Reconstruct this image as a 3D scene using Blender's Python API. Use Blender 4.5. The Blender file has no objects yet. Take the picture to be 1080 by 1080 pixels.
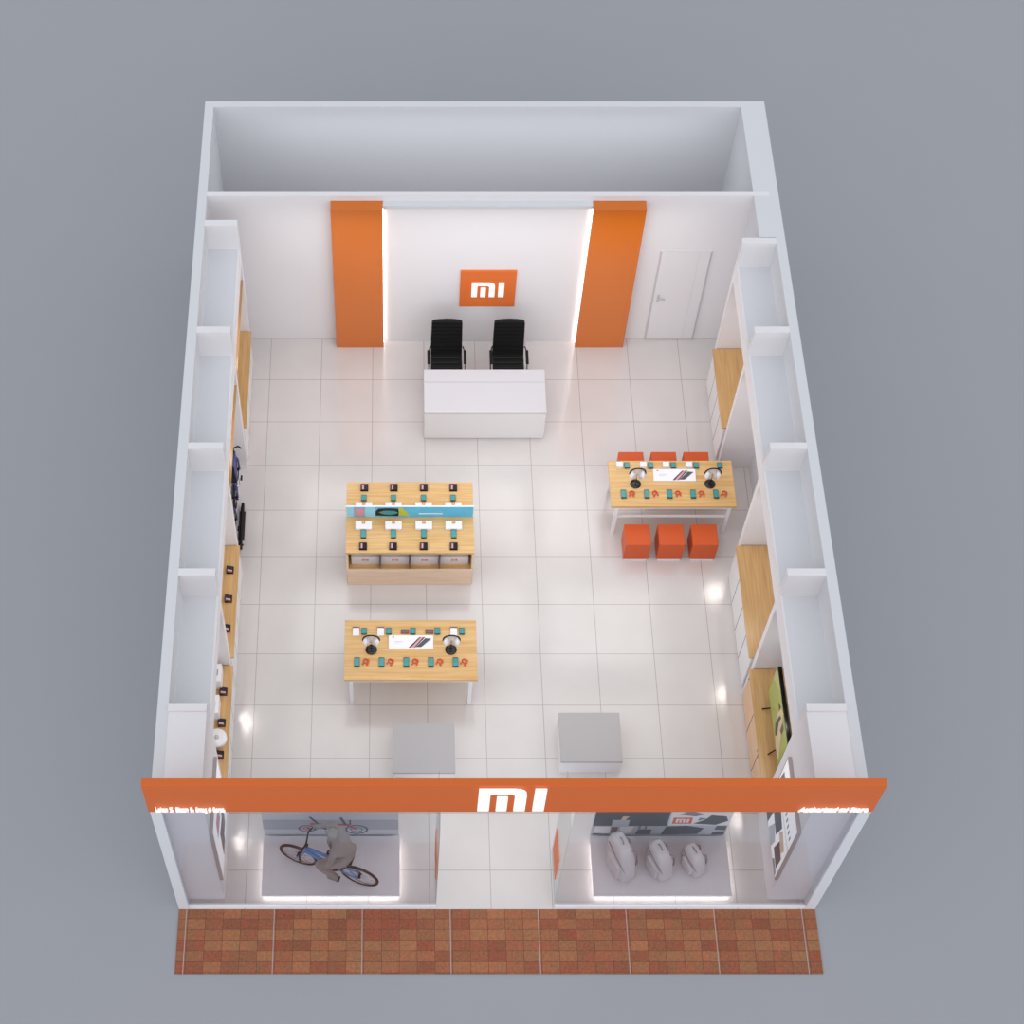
import bpy, bmesh, math, random
from mathutils import Vector, Matrix
random.seed(4)
PI = math.pi
SC = bpy.context.scene
COL = SC.collection

# ------------------------------------------------------------------ materials
def srgb(r, g, b):
    def f(c):
        c /= 255.0
        return c / 12.92 if c <= 0.04045 else ((c + 0.055) / 1.055) ** 2.4
    return (f(r), f(g), f(b), 1.0)

def mat(name, col, rough=0.5, metal=0.0, spec=0.5, coat=0.0, emit=None, estr=0.0, noise=0.0, nscale=20.0):
    m = bpy.data.materials.new(name); m.use_nodes = True
    nt = m.node_tree; b = nt.nodes['Principled BSDF']
    b.inputs['Base Color'].default_value = col
    b.inputs['Roughness'].default_value = rough
    b.inputs['Metallic'].default_value = metal
    b.inputs['Specular IOR Level'].default_value = spec
    b.inputs['Coat Weight'].default_value = coat
    if emit:
        b.inputs['Emission Color'].default_value = emit
        b.inputs['Emission Strength'].default_value = estr
    if noise:
        tc = nt.nodes.new('ShaderNodeTexCoord'); n = nt.nodes.new('ShaderNodeTexNoise')
        n.inputs['Scale'].default_value = nscale; n.inputs['Detail'].default_value = 4
        mx = nt.nodes.new('ShaderNodeMix'); mx.data_type = 'RGBA'
        nt.links.new(tc.outputs['Object'], n.inputs['Vector'])
        nt.links.new(n.outputs['Fac'], mx.inputs['Factor'])
        k = 1 - noise
        mx.inputs[6].default_value = (col[0] * k, col[1] * k, col[2] * k, 1)
        mx.inputs[7].default_value = (min(1, col[0] * (1 + noise)), min(1, col[1] * (1 + noise)), min(1, col[2] * (1 + noise)), 1)
        nt.links.new(mx.outputs[2], b.inputs['Base Color'])
    return m

def wood(name, c1, c2, c3, axis=0, rough=0.28, scale=1.0):
    m = bpy.data.materials.new(name); m.use_nodes = True
    nt = m.node_tree; b = nt.nodes['Principled BSDF']; L = nt.links
    tc = nt.nodes.new('ShaderNodeTexCoord'); mp = nt.nodes.new('ShaderNodeMapping')
    s = [22 * scale, 22 * scale, 22 * scale]; s[axis] = 0.9 * scale
    mp.inputs['Scale'].default_value = s
    n = nt.nodes.new('ShaderNodeTexNoise'); n.inputs['Scale'].default_value = 1.6; n.inputs['Detail'].default_value = 6
    n.inputs['Distortion'].default_value = 0.3
    r = nt.nodes.new('ShaderNodeValToRGB'); e = r.color_ramp.elements
    e[0].position = 0.3; e[0].color = c1; e[1].position = 0.72; e[1].color = c3
    k = e.new(0.5); k.color = c2
    L.new(tc.outputs['Object'], mp.inputs['Vector']); L.new(mp.outputs[0], n.inputs['Vector'])
    L.new(n.outputs['Fac'], r.inputs['Fac']); L.new(r.outputs['Color'], b.inputs['Base Color'])
    b.inputs['Roughness'].default_value = rough
    return m

def tile_mat():
    m = bpy.data.materials.new('white_floor_tile'); m.use_nodes = True
    nt = m.node_tree; b = nt.nodes['Principled BSDF']; L = nt.links; N = nt.nodes.new
    tc = N('ShaderNodeTexCoord'); sp = N('ShaderNodeSeparateXYZ'); L.new(tc.outputs['Object'], sp.inputs[0])
    ds = []
    for ax in (0, 1):
        d = N('ShaderNodeMath'); d.operation = 'DIVIDE'; d.inputs[1].default_value = 0.8; L.new(sp.outputs[ax], d.inputs[0])
        a = N('ShaderNodeMath'); a.operation = 'ADD'; a.inputs[1].default_value = 100.5; L.new(d.outputs[0], a.inputs[0])
        f = N('ShaderNodeMath'); f.operation = 'FRACT'; L.new(a.outputs[0], f.inputs[0])
        s = N('ShaderNodeMath'); s.operation = 'SUBTRACT'; s.inputs[1].default_value = 0.5; L.new(f.outputs[0], s.inputs[0])
        q = N('ShaderNodeMath'); q.operation = 'ABSOLUTE'; L.new(s.outputs[0], q.inputs[0]); ds.append(q)
    mn = N('ShaderNodeMath'); mn.operation = 'MINIMUM'; L.new(ds[0].outputs[0], mn.inputs[0]); L.new(ds[1].outputs[0], mn.inputs[1])
    lt = N('ShaderNodeMath'); lt.operation = 'LESS_THAN'; lt.inputs[1].default_value = 0.0056; L.new(mn.outputs[0], lt.inputs[0])
    # faint tone per area
    n = N('ShaderNodeTexNoise'); n.inputs['Scale'].default_value = 1.4; n.inputs['Detail'].default_value = 3
    L.new(tc.outputs['Object'], n.inputs['Vector'])
    r = N('ShaderNodeValToRGB'); r.color_ramp.elements[0].color = TILE_A; r.color_ramp.elements[1].color = TILE_B
    r.color_ramp.elements[0].position = 0.3; r.color_ramp.elements[1].position = 0.7
    L.new(n.outputs['Fac'], r.inputs['Fac'])
    mx = N('ShaderNodeMix'); mx.data_type = 'RGBA'; L.new(lt.outputs[0], mx.inputs['Factor'])
    L.new(r.outputs['Color'], mx.inputs[6]); mx.inputs[7].default_value = srgb(166, 157, 155)
    L.new(mx.outputs[2], b.inputs['Base Color'])
    b.inputs['Roughness'].default_value = 0.16
    b.inputs['IOR'].default_value = 1.9
    # slight unevenness of the glaze
    n2 = N('ShaderNodeTexNoise'); n2.inputs['Scale'].default_value = 16; n2.inputs['Detail'].default_value = 2
    L.new(tc.outputs['Object'], n2.inputs['Vector'])
    bp = N('ShaderNodeBump'); bp.inputs['Strength'].default_value = 0.05; bp.inputs['Distance'].default_value = 0.02
    L.new(n2.outputs['Fac'], bp.inputs['Height']); L.new(bp.outputs[0], b.inputs['Normal'])
    return m

def brick_mat():
    m = bpy.data.materials.new('brown_pavers'); m.use_nodes = True
    nt = m.node_tree; b = nt.nodes['Principled BSDF']; L = nt.links; N = nt.nodes.new
    tc = N('ShaderNodeTexCoord'); mp = N('ShaderNodeMapping'); mp.inputs['Location'].default_value = (0.05, 0.0, 0)
    L.new(tc.outputs['Object'], mp.inputs[0])
    br = N('ShaderNodeTexBrick'); br.offset = 0.0; br.squash = 1.0
    br.inputs['Scale'].default_value = 1.0; br.inputs['Brick Width'].default_value = 0.228; br.inputs['Row Height'].default_value = 0.142
    br.inputs['Mortar Size'].default_value = 0.004; br.inputs['Mortar'].default_value = srgb(95, 62, 50)
    br.inputs['Color1'].default_value = srgb(138, 74, 48); br.inputs['Color2'].default_value = srgb(176, 126, 82)
    L.new(mp.outputs[0], br.inputs['Vector'])
    br2 = N('ShaderNodeTexBrick'); br2.offset = 0.0
    br2.inputs['Scale'].default_value = 1.0; br2.inputs['Brick Width'].default_value = 0.114; br2.inputs['Row Height'].default_value = 0.142
    br2.inputs['Mortar Size'].default_value = 0.003; br2.inputs['Mortar'].default_value = srgb(105, 70, 56)
    br2.inputs['Color1'].default_value = srgb(158, 74, 50); br2.inputs['Color2'].default_value = srgb(128, 80, 52)
    L.new(mp.outputs[0], br2.inputs['Vector'])
    mx = N('ShaderNodeMix'); mx.data_type = 'RGBA'; mx.inputs['Factor'].default_value = 0.5
    L.new(br.outputs['Color'], mx.inputs[6]); L.new(br2.outputs['Color'], mx.inputs[7])
    n = N('ShaderNodeTexNoise'); n.inputs['Scale'].default_value = 30; n.inputs['Detail'].default_value = 5
    L.new(tc.outputs['Object'], n.inputs['Vector'])
    m2 = N('ShaderNodeMix'); m2.data_type = 'RGBA'; m2.blend_type = 'OVERLAY'; m2.inputs['Factor'].default_value = 0.5
    L.new(mx.outputs[2], m2.inputs[6]); L.new(n.outputs['Fac'], m2.inputs[7])
    # pale joint every fifth paver
    sp = N('ShaderNodeSeparateXYZ'); L.new(tc.outputs['Object'], sp.inputs[0])
    d = N('ShaderNodeMath'); d.operation = 'DIVIDE'; d.inputs[1].default_value = 1.14; L.new(sp.outputs[0], d.inputs[0])
    a = N('ShaderNodeMath'); a.operation = 'ADD'; a.inputs[1].default_value = 10.07; L.new(d.outputs[0], a.inputs[0])
    f = N('ShaderNodeMath'); f.operation = 'FRACT'; L.new(a.outputs[0], f.inputs[0])
    lt = N('ShaderNodeMath'); lt.operation = 'LESS_THAN'; lt.inputs[1].default_value = 0.009; L.new(f.outputs[0], lt.inputs[0])
    m3 = N('ShaderNodeMix'); m3.data_type = 'RGBA'; L.new(lt.outputs[0], m3.inputs['Factor'])
    L.new(m2.outputs[2], m3.inputs[6]); m3.inputs[7].default_value = srgb(170, 160, 158)
    L.new(m3.outputs[2], b.inputs['Base Color']); b.inputs['Roughness'].default_value = 0.7
    return m

def glass_mat(name, tint, refl=1.0):
    m = bpy.data.materials.new(name); m.use_nodes = True
    nt = m.node_tree; nt.nodes.clear(); N = nt.nodes.new; L = nt.links
    o = N('ShaderNodeOutputMaterial'); t = N('ShaderNodeBsdfTransparent'); t.inputs[0].default_value = tint
    g = N('ShaderNodeBsdfGlossy'); g.inputs['Roughness'].default_value = 0.02
    lw = N('ShaderNodeLayerWeight'); pw = N('ShaderNodeMath'); pw.operation = 'POWER'; pw.inputs[1].default_value = 5.0
    L.new(lw.outputs['Facing'], pw.inputs[0])
    ma = N('ShaderNodeMath'); ma.operation = 'MULTIPLY_ADD'; ma.inputs[1].default_value = 0.7; ma.inputs[2].default_value = 0.025; L.new(pw.outputs[0], ma.inputs[0])
    mx = N('ShaderNodeMixShader'); L.new(ma.outputs[0], mx.inputs[0]); L.new(t.outputs[0], mx.inputs[1]); L.new(g.outputs[0], mx.inputs[2])
    L.new(mx.outputs[0], o.inputs[0])
    return m

TILE_A = srgb(206, 200, 197); TILE_B = srgb(212, 206, 203)
M = {}
M['tile'] = tile_mat()
M['brick'] = brick_mat()
M['ground'] = mat('grey_ground', srgb(160, 161, 166), 0.85, spec=0.2, noise=0.015, nscale=0.6)
M['wall'] = mat('white_plaster', srgb(214, 214, 217), 0.65, spec=0.3, noise=0.01, nscale=3)
M['wallin'] = mat('white_interior_paint', srgb(228, 225, 226), 0.5, spec=0.35, noise=0.01, nscale=3)
M['white'] = mat('white_lacquer', srgb(232, 230, 230), 0.28, noise=0.008, nscale=6)
M['desktop'] = mat('desk_laminate', srgb(202, 199, 202), 0.35, noise=0.008, nscale=6)
M['whitem'] = mat('white_metal', srgb(235, 235, 238), 0.3, noise=0.01)
M['card'] = mat('white_card', srgb(238, 236, 238), 0.55, noise=0.01)
M['orange'] = mat('orange_lacquer', srgb(208, 108, 26), 0.2, spec=0.6, noise=0.01, nscale=2)
M['orangef'] = mat('orange_panel', srgb(212, 103, 42), 0.4, spec=0.3, noise=0.01, nscale=2)
M['stool'] = mat('orange_vinyl', srgb(204, 80, 16), 0.45, noise=0.02, nscale=30)
M['orangesign'] = mat('orange_sign', srgb(224, 112, 46), 0.5, noise=0.01)
M['led'] = mat('white_light', (1, 1, 1, 1), 0.5, emit=(1, 0.98, 0.96, 1), estr=5.0)
M['ledsign'] = mat('white_sign_light', (0.6, 0.6, 0.6, 1), 0.5, emit=(1, 0.97, 0.93, 1), estr=0.6)
M['wood'] = wood('golden_oak', srgb(202, 156, 96), srgb(214, 172, 112), srgb(224, 188, 132), 0)
M['woody'] = wood('golden_oak_counter', srgb(186, 144, 92), srgb(200, 158, 104), srgb(210, 170, 118), 1)
M['woodpale'] = wood('pale_oak', srgb(222, 190, 160), srgb(230, 202, 174), srgb(236, 210, 184), 0)
M['woodpaley'] = wood('pale_oak_front', srgb(216, 168, 120), srgb(224, 180, 134), srgb(232, 190, 146), 1)
M['woodshelf'] = wood('shelf_oak', srgb(186, 142, 94), srgb(196, 152, 104), srgb(204, 162, 114), 1)
M['black'] = mat('black_leather', srgb(14, 14, 15), 0.5, spec=0.3, noise=0.1, nscale=60)
M['blackg'] = mat('black_gloss', srgb(12, 12, 13), 0.08, noise=0.02)
M['blackp'] = mat('black_plastic', srgb(16, 13, 14), 0.6, spec=0.2, noise=0.05)
M['chrome'] = mat('chrome', srgb(210, 210, 212), 0.15, metal=1.0, noise=0.01)
M['silver'] = mat('silver_plastic', srgb(196, 194, 196), 0.3, noise=0.02)
M['teal'] = mat('teal_screen', srgb(66, 150, 150), 0.15, noise=0.25, nscale=60)
M['tealdk'] = mat('teal_dark_screen', srgb(38, 92, 96), 0.15, noise=0.2, nscale=60)
M['greytop'] = mat('grey_laminate', srgb(176, 172, 172), 0.3, noise=0.01)
M['framegrey'] = mat('frame_grey', srgb(170, 158, 154), 0.5, noise=0.02)
M['lightbox'] = mat('lit_poster_panel', srgb(236, 236, 238), 0.5, emit=(1, 1, 1, 1), estr=0.25)
M['plat'] = mat('grey_platform_laminate', srgb(214, 210, 213), 0.35, noise=0.01)
M['pack'] = mat('grey_fabric', srgb(204, 200, 202), 0.9, noise=0.04, nscale=50)
M['packdk'] = mat('dark_seam', srgb(150, 144, 146), 0.9, noise=0.04)
M['mann'] = mat('grey_matte', srgb(138, 133, 131), 0.75, noise=0.02, nscale=12)
M['blue'] = mat('blue_enamel', srgb(74, 136, 196), 0.3, noise=0.03)
M['navy'] = mat('navy_enamel', srgb(70, 76, 128), 0.3, noise=0.03)
M['tyre'] = mat('black_rubber', srgb(44, 32, 32), 0.8, noise=0.05)
M['red'] = mat('red_print', srgb(206, 40, 66), 0.5, noise=0.02)
M['redorange'] = mat('red_orange_rubber', srgb(222, 82, 48), 0.4, noise=0.03)
M['pink'] = mat('pink_print', srgb(206, 150, 160), 0.5, noise=0.02)
M['brown'] = mat('brown_print', srgb(112, 84, 82), 0.5, noise=0.03)
M['maroon'] = mat('maroon_print', srgb(74, 40, 42), 0.4, noise=0.03)
M['gold'] = mat('beige_print', srgb(222, 196, 160), 0.5, noise=0.02)
M['g1'] = mat('dark_grey_print', srgb(72, 76, 82), 0.5, noise=0.02)
M['g2'] = mat('mid_grey_print', srgb(128, 132, 140), 0.5, noise=0.02)
M['g25'] = mat('grey_band', srgb(166, 169, 176), 0.5, noise=0.02)
M['g3'] = mat('light_grey_print', srgb(196, 198, 204), 0.5, noise=0.02)
M['lime'] = mat('lime_screen', srgb(168, 184, 100), 0.2, noise=0.02)
M['limel'] = mat('pale_lime_screen', srgb(186, 198, 128), 0.2, noise=0.02)
M['cyan'] = mat('cyan_print', srgb(88, 190, 226), 0.4, noise=0.02)
M['cyanl'] = mat('pale_cyan_print', srgb(150, 216, 236), 0.4, noise=0.02)
M['yellow'] = mat('yellow_green_print', srgb(196, 196, 30), 0.4, noise=0.02)
M['darkgap'] = mat('dark_gap', srgb(60, 58, 60), 0.8, noise=0.02)
M['gapgrey'] = mat('grey_gap', srgb(214, 211, 213), 0.8, noise=0.02)
M['screen'] = mat('phone_dark_glass', srgb(20, 16, 18), 0.3, spec=0.3, noise=0.03)
M['glass'] = glass_mat('shopfront_glass', (0.93, 0.93, 0.945, 1))
M['glassdoor'] = glass_mat('door_glass', (0.93, 0.95, 0.96, 1))

# ------------------------------------------------------------------ mesh builder
class MB:
    def __init__(s): s.bm = bmesh.new(); s.mats = []
    def mi(s, m):
        if m not in s.mats: s.mats.append(m)
        return s.mats.index(m)
    def _set(s, geom_faces, m):
        i = s.mi(m)
        for f in geom_faces: f.material_index = i
    def box(s, x0, x1, y0, y1, z0, z1, m, bev=0.0, seg=2):
        before = set(s.bm.faces)
        r = bmesh.ops.create_cube(s.bm, size=1.0)
        vs = r['verts']
        for v in vs:
            v.co = Vector(((x0 + x1) / 2 + v.co.x * (x1 - x0), (y0 + y1) / 2 + v.co.y * (y1 - y0), (z0 + z1) / 2 + v.co.z * (z1 - z0)))
        if bev > 0:
            es = list({e for v in vs for e in v.link_edges})
            bmesh.ops.bevel(s.bm, geom=es, offset=bev, segments=seg, affect='EDGES', profile=0.5)
        s._set([f for f in s.bm.faces if f not in before], m)
        return s
    def hexa(s, pts, m):
        vs = [s.bm.verts.new(p) for p in pts]   # 0-3 bottom loop, 4-7 top loop
        fs = [(3, 2, 1, 0), (4, 5, 6, 7), (0, 1, 5, 4), (1, 2, 6, 5), (2, 3, 7, 6), (3, 0, 4, 7)]
        s._set([s.bm.faces.new([vs[i] for i in f]) for f in fs], m)
        return s
    def cyl(s, c, r, h, m, axis='Z', seg=28, r2=None):
        before = set(s.bm.faces)
        rot = {'Z': Matrix(), 'X': Matrix.Rotation(PI / 2, 4, 'Y'), 'Y': Matrix.Rotation(-PI / 2, 4, 'X')}[axis]
        mt = Matrix.Translation(c) @ rot @ Matrix.Translation((0, 0, h / 2))
        bmesh.ops.create_cone(s.bm, cap_ends=True, segments=seg, radius1=r, radius2=r if r2 is None else r2, depth=h, matrix=mt)
        s._set([f for f in s.bm.faces if f not in before], m)
        return s
    def ball(s, c, rx, ry, rz, m, seg=16):
        before = set(s.bm.faces)
        mt = Matrix.Translation(c) @ Matrix.Diagonal((rx, ry, rz, 1))
        bmesh.ops.create_uvsphere(s.bm, u_segments=seg, v_segments=seg // 2, radius=1, matrix=mt)
        s._set([f for f in s.bm.faces if f not in before], m)
        return s
    def tube(s, pts, r, m, seg=8, closed=False):
        pts = [Vector(p) for p in pts]; n = len(pts); rings = []; i0 = s.mi(m)
        prev = None
        for i, p in enumerate(pts):
            if closed: t = pts[(i + 1) % n] - pts[i - 1]
            else: t = pts[min(i + 1, n - 1)] - pts[max(i - 1, 0)]
            t.normalize()
            a = prev if prev is not None else (Vector((0, 0, 1)) if abs(t.z) < 0.9 else Vector((1, 0, 0)))
            u = (a - t * a.dot(t)).normalized(); w = t.cross(u); prev = u
            rr = r[i] if isinstance(r, (list, tuple)) else r
            rings.append([s.bm.verts.new(p + (u * math.cos(2 * PI * k / seg) + w * math.sin(2 * PI * k / seg)) * rr) for k in range(seg)])
        rng = range(n) if closed else range(n - 1)
        for i in rng:
            A, B = rings[i], rings[(i + 1) % n]
            for k in range(seg):
                f = s.bm.faces.new([A[k], A[(k + 1) % seg], B[(k + 1) % seg], B[k]]); f.material_index = i0; f.smooth = True
        if not closed:
            for R, rev in ((rings[0], True), (rings[-1], False)):
                f = s.bm.faces.new(R[::-1] if rev else R); f.material_index = i0
        return s
    def prism(s, pts, o, u, v, d, m):
        """polygon pts in the (u, v) plane through o, thickness d along u x v"""
        o, u, v = Vector(o), Vector(u), Vector(v); n = u.cross(v).normalized(); i0 = s.mi(m)
        A = [s.bm.verts.new(o + u * p[0] + v * p[1]) for p in pts]
        B = [s.bm.verts.new(o + u * p[0] + v * p[1] + n * d) for p in pts]
        fs = [s.bm.faces.new(A[::-1]), s.bm.faces.new(B)]
        k = len(pts)
        for i in range(k): fs.append(s.bm.faces.new([A[i], A[(i + 1) % k], B[(i + 1) % k], B[i]]))
        for f in fs: f.material_index = i0
        return s
    def lathe(s, prof, c, m, seg=28):
        i0 = s.mi(m); c = Vector(c); rings = []
        for r, z in prof:
            rings.append([s.bm.verts.new(c + Vector((r * math.cos(2 * PI * k / seg), r * math.sin(2 * PI * k / seg), z))) for k in range(seg)])
        for A, B in zip(rings, rings[1:]):
            for k in range(seg):
                f = s.bm.faces.new([A[k], A[(k + 1) % seg], B[(k + 1) % seg], B[k]]); f.material_index = i0; f.smooth = True
        s.bm.faces.new(rings[0][::-1]).material_index = i0; s.bm.faces.new(rings[-1]).material_index = i0
        return s
    def build(s, name, parent=None, label=None, loc=None, smooth=False):
        bmesh.ops.recalc_face_normals(s.bm, faces=s.bm.faces[:])
        me = bpy.data.meshes.new(name); s.bm.to_mesh(me); s.bm.free()
        for m in s.mats: me.materials.append(m)
        if smooth:
            for p in me.polygons: p.use_smooth = True
        o = bpy.data.objects.new(name, me); COL.objects.link(o)
        if parent is not None: o.parent = parent
        if loc is not None: o.location = loc
        if label: o['label'] = label
        return o

def tag(o, label, cat, group=None, kind=None):
    o['label'] = label; o['category'] = cat
    if group: o['group'] = group
    if kind: o['kind'] = kind
    return o
def thing(name, label, cat, loc=(0, 0, 0), rz=0.0, group=None):
    o = bpy.data.objects.new(name, None); COL.objects.link(o); o.empty_display_size = 0.1
    o.location = loc; o.rotation_euler = (0, 0, rz)
    return tag(o, label, cat, group)
def struct(name, mb, label=None):
    o = mb.build(name); o['kind'] = 'structure'
    if label: o['label'] = label
    return o
def dup(root, loc, rz, label, group=None):
    r = root.copy(); COL.objects.link(r); r.location = loc; r.rotation_euler = (0, 0, rz); r['label'] = label
    if group: r['group'] = group
    for ch in list(root.children):
        c = ch.copy(); COL.objects.link(c); c.parent = r
        for g in list(ch.children):
            d = g.copy(); COL.objects.link(d); d.parent = c
    return r

MI_M = [[(0, 0), (0, 1), (0.52, 1), (0.60, 0.98), (0.66, 0.92), (0.69, 0.84), (0.70, 0.75), (0.70, 0), (0.53, 0), (0.53, 0.68), (0.52, 0.74), (0.48, 0.78),
         (0.17, 0.78), (0.17, 0)],
        [(0.27, 0), (0.27, 0.64), (0.43, 0.64), (0.43, 0)],
        [(0.81, 0), (0.81, 1), (0.98, 1), (0.98, 0)]]
def mi_logo(mb, o, u, v, w, h, d, m):
    u = Vector(u).normalized() * w; v = Vector(v).normalized() * h
    for poly in MI_M: mb.prism(poly, o, u, v, d, m)
    return mb
def text_mesh(name, txt, size, ext, m, parent, loc, width, slant=0.0):
    c = bpy.data.curves.new(name, 'FONT'); c.body = txt; c.size = size; c.extrude = ext; c.offset = size * 0.03; c.shear = slant
    t = bpy.data.objects.new(name, c); COL.objects.link(t)
    bpy.context.view_layer.update()
    me = bpy.data.meshes.new_from_object(t.evaluated_get(bpy.context.evaluated_depsgraph_get()))
    bpy.data.objects.remove(t)
    xs = [v.co.x for v in me.vertices]; k = width / (max(xs) - min(xs)); x0 = min(xs)
    for v in me.vertices: v.co = Vector(((v.co.x - x0) * k, -v.co.z, v.co.y))
    me.materials.clear(); me.materials.append(m)
    o = bpy.data.objects.new(name, me); COL.objects.link(o); o.location = loc; o.parent = parent
    return o

# ------------------------------------------------------------------ ground and shell
XL, XR, YF, YB, H = -2.455, 5.803, 0.27, 11.46, 3.3
struct('ground', MB().box(-40, 40, -25, 60, -0.10, -0.02, M['ground']))
struct('floor', MB().box(XL, XR, YF, YB, -0.019, 0.0, M['tile']))
struct('trim_1', MB().box(XL, XR, -0.582, YF, -0.019, -0.002, M['brick']), 'strip of brown brick pavers before the shop')
W = M['wall']
struct('wall_left', MB().box(XL, XL + 0.13, YF, YB, 0, H, W))
struct('wall_right', MB().box(XR - 0.13, XR, YF, YB, 0, H, W))
struct('wall_back', MB().box(XL + 0.13, XR - 0.13, YB - 0.11, YB, 0, H, W))
struct('wall_middle', MB().box(XL + 0.13, XR - 0.13, 9.60, 9.69, 0, H, M['wallin']))
# extra thickness of right wall beside the bays
struct('wall_right_lining', MB().box(5.45, XR - 0.13, 8.83, 9.60, 0, H, W).box(5.45, XR - 0.13, 9.69, YB - 0.11, 0, H, W))
struct('wall_feature', MB().box(0.20, 3.15, 9.55, 9.60, 0, 3.18, M['wallin']).box(0.18, 3.17, 9.50, 9.60, 3.14, 3.20, M['wall']))
# front blocks
struct('wall_front_left', MB().box(XL + 0.13, -1.87, 0.40, 1.50, 0, H - 0.005, M['wallin']))
struct('wall_front_right', MB().box(5.20, XR - 0.13, 0.40, 1.50, 0, H - 0.005, M['wallin']))

# niche bays: dividers, lintel boxes
DIV_L = [9.05, 7.15, 5.25, 3.36, 1.50]
DIV_R = [8.72, 7.15, 5.25, 3.36, 1.50]
for side, divs, xi, xo, xp in (('left', DIV_L, -1.87, XL + 0.13, -1.87), ('right', DIV_R, 5.20, XR - 0.13, 5.20)):
    for k, y in enumerate(divs):
        b = MB()
        lo, hi = min(xi, xo), max(xi, xo)
        b.box(lo, hi, y, y + 0.10, 0, H + 0.03 if y < 2 else H, M['wallin'])
        struct('wall_' + side + '_divider', b)
    for k in range(4):
        y1, y0 = divs[k], divs[k + 1] + 0.10
        b = MB().box(lo + (0.031 if side == 'right' else 0), hi - (0.031 if side == 'left' else 0), y0, y1, 2.70, 2.78, M['wall'])
        if side == 'left': b.box(xi - 0.03, xi, y0, y1, 2.46, 2.78, M['wallin'])
        else: b.box(xi, xi + 0.03, y0, y1, 2.46, 2.78, M['wallin'])
        struct('wall_' + side + '_lintel', b)

# door in the middle wall
d = MB().box(4.30, 5.02, 9.582, 9.60, 0.02, 2.10, M['wallin'])
door = struct('door_1', d, 'white flush door in the rear wall')
fr = MB()
for a in ((4.277, 4.284, 0, 2.115), (5.037, 5.044, 0, 2.115), (4.86, 4.864, 0.02, 2.09)): fr.box(a[0], a[1], 9.578, 9.60, a[2], a[3], M['gapgrey'])
fr.box(4.284, 5.037, 9.578, 9.60, 2.108, 2.115, M['gapgrey'])
fr.build('door_frame', door)
hd = MB().tube([(4.37, 9.582, 1.05), (4.37, 9.54, 1.05), (4.47, 9.54, 1.05)], 0.010, M['silver']).box(4.35, 4.39, 9.572, 9.582, 0.95, 1.12, M['silver'], 0.003)
hd.build('door_handle', door)

# orange pillars with light strips
def pillar(x0, x1, label, led_x):
    p = thing('pillar', label, 'pillar', ((x0 + x1) / 2, 9.515, 0), group=None)
    w = (x1 - x0) / 2
    MB().box(-w, w, -0.085, 0.085, 0, 3.20, M['orange'], 0.004).build('pillar_body', p)
    s = led_x
    MB().box(s * (w + 0.001), s * (w + 0.013), 0.005, 0.03, 0.02, 3.10, M['led']).build('light_strip', p, 'glowing white light strip')
pillar(-0.571, 0.172, 'glossy orange pillar left of the two black chairs, against the rear wall', 1)
pillar(3.172, 3.932, 'glossy orange pillar on the door side of the rear wall', -1)

# rear sign
s = thing('wall_sign', 'square orange sign with glowing white letters on the rear wall above the chairs', 'sign', (1.752, 9.548, 0.91))
MB().box(-0.42, 0.42, -0.03, 0.0, 0, 0.83, M['orangesign']).build('sign_panel', s)
mi_logo(MB(), (-0.245, -0.032, 0.245), (1, 0, 0), (0, 0, 1), 0.50, 0.33, 0.012, M['ledsign']).build('logo', s, 'glowing white letter logo')

# ------------------------------------------------------------------ fascia
f = thing('fascia_sign', 'long orange shop fascia across the front carrying glowing white letters', 'sign', (1.67, 0.25, 3.27))
MB().box(-4.135, 4.135, 0.0, 0.09, 0, 0.745, M['orangef'], 0.004).build('fascia_panel', f)
lg = MB(); mi_logo(lg, (-0.385, -0.012, 0.10), (1, 0, 0), (0, 0, 1), 0.77, 0.60, 0.02, M['ledsign'])
lg.build('logo', f, 'large glowing white letter logo')
text_mesh('lettering', 'Lahan Z. Blaam B. Smag # Serat.', 0.135, 0.012, M['ledsign'], f, (-2.37 - 1.67, -0.018, 0.065), 0.79)
text_mesh('lettering', 'Authorized mi Store', 0.135, 0.012, M['ledsign'], f, (4.94 - 1.67, -0.018, 0.065), 0.79, 0.3)

# ------------------------------------------------------------------ shopfront glass
def glazing(name, x0, x1, label):
    g = MB().box(x0, x1, 0.30, 0.312, 0.05, 3.26, M['glass'])
    o = struct(name, g, label)
    r = MB().box(x0, x1, 0.285, 0.33, 0.001, 0.05, M['whitem']); r.box(x0, x1, 0.285, 0.33, 3.235, 3.268, M['whitem'])
    r.build('window_frame', o)
glazing('window_1', XL + 0.13, 0.88, 'fixed glass shopfront pane before the bicycle display')
glazing('window_2', 2.42, XR - 0.13, 'fixed glass shopfront pane before the backpack display')
def gdoor(name, x, label):
    g = MB().box(x - 0.006, x + 0.006, 0.33, 1.06, 0.01, 2.6, M['glassdoor'])
    o = struct(name, g, label)
    b = MB().box(x - 0.010, x + 0.010, 0.56, 0.98, 0.30, 0.98, M['orangesign'])
    b.build('door_sticker', o, 'orange square sticker')
gdoor('door_2', 0.88, 'glass entrance door standing open beside the bicycle display')
gdoor('door_3', 2.42, 'glass entrance door standing open beside the backpack display')

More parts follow.
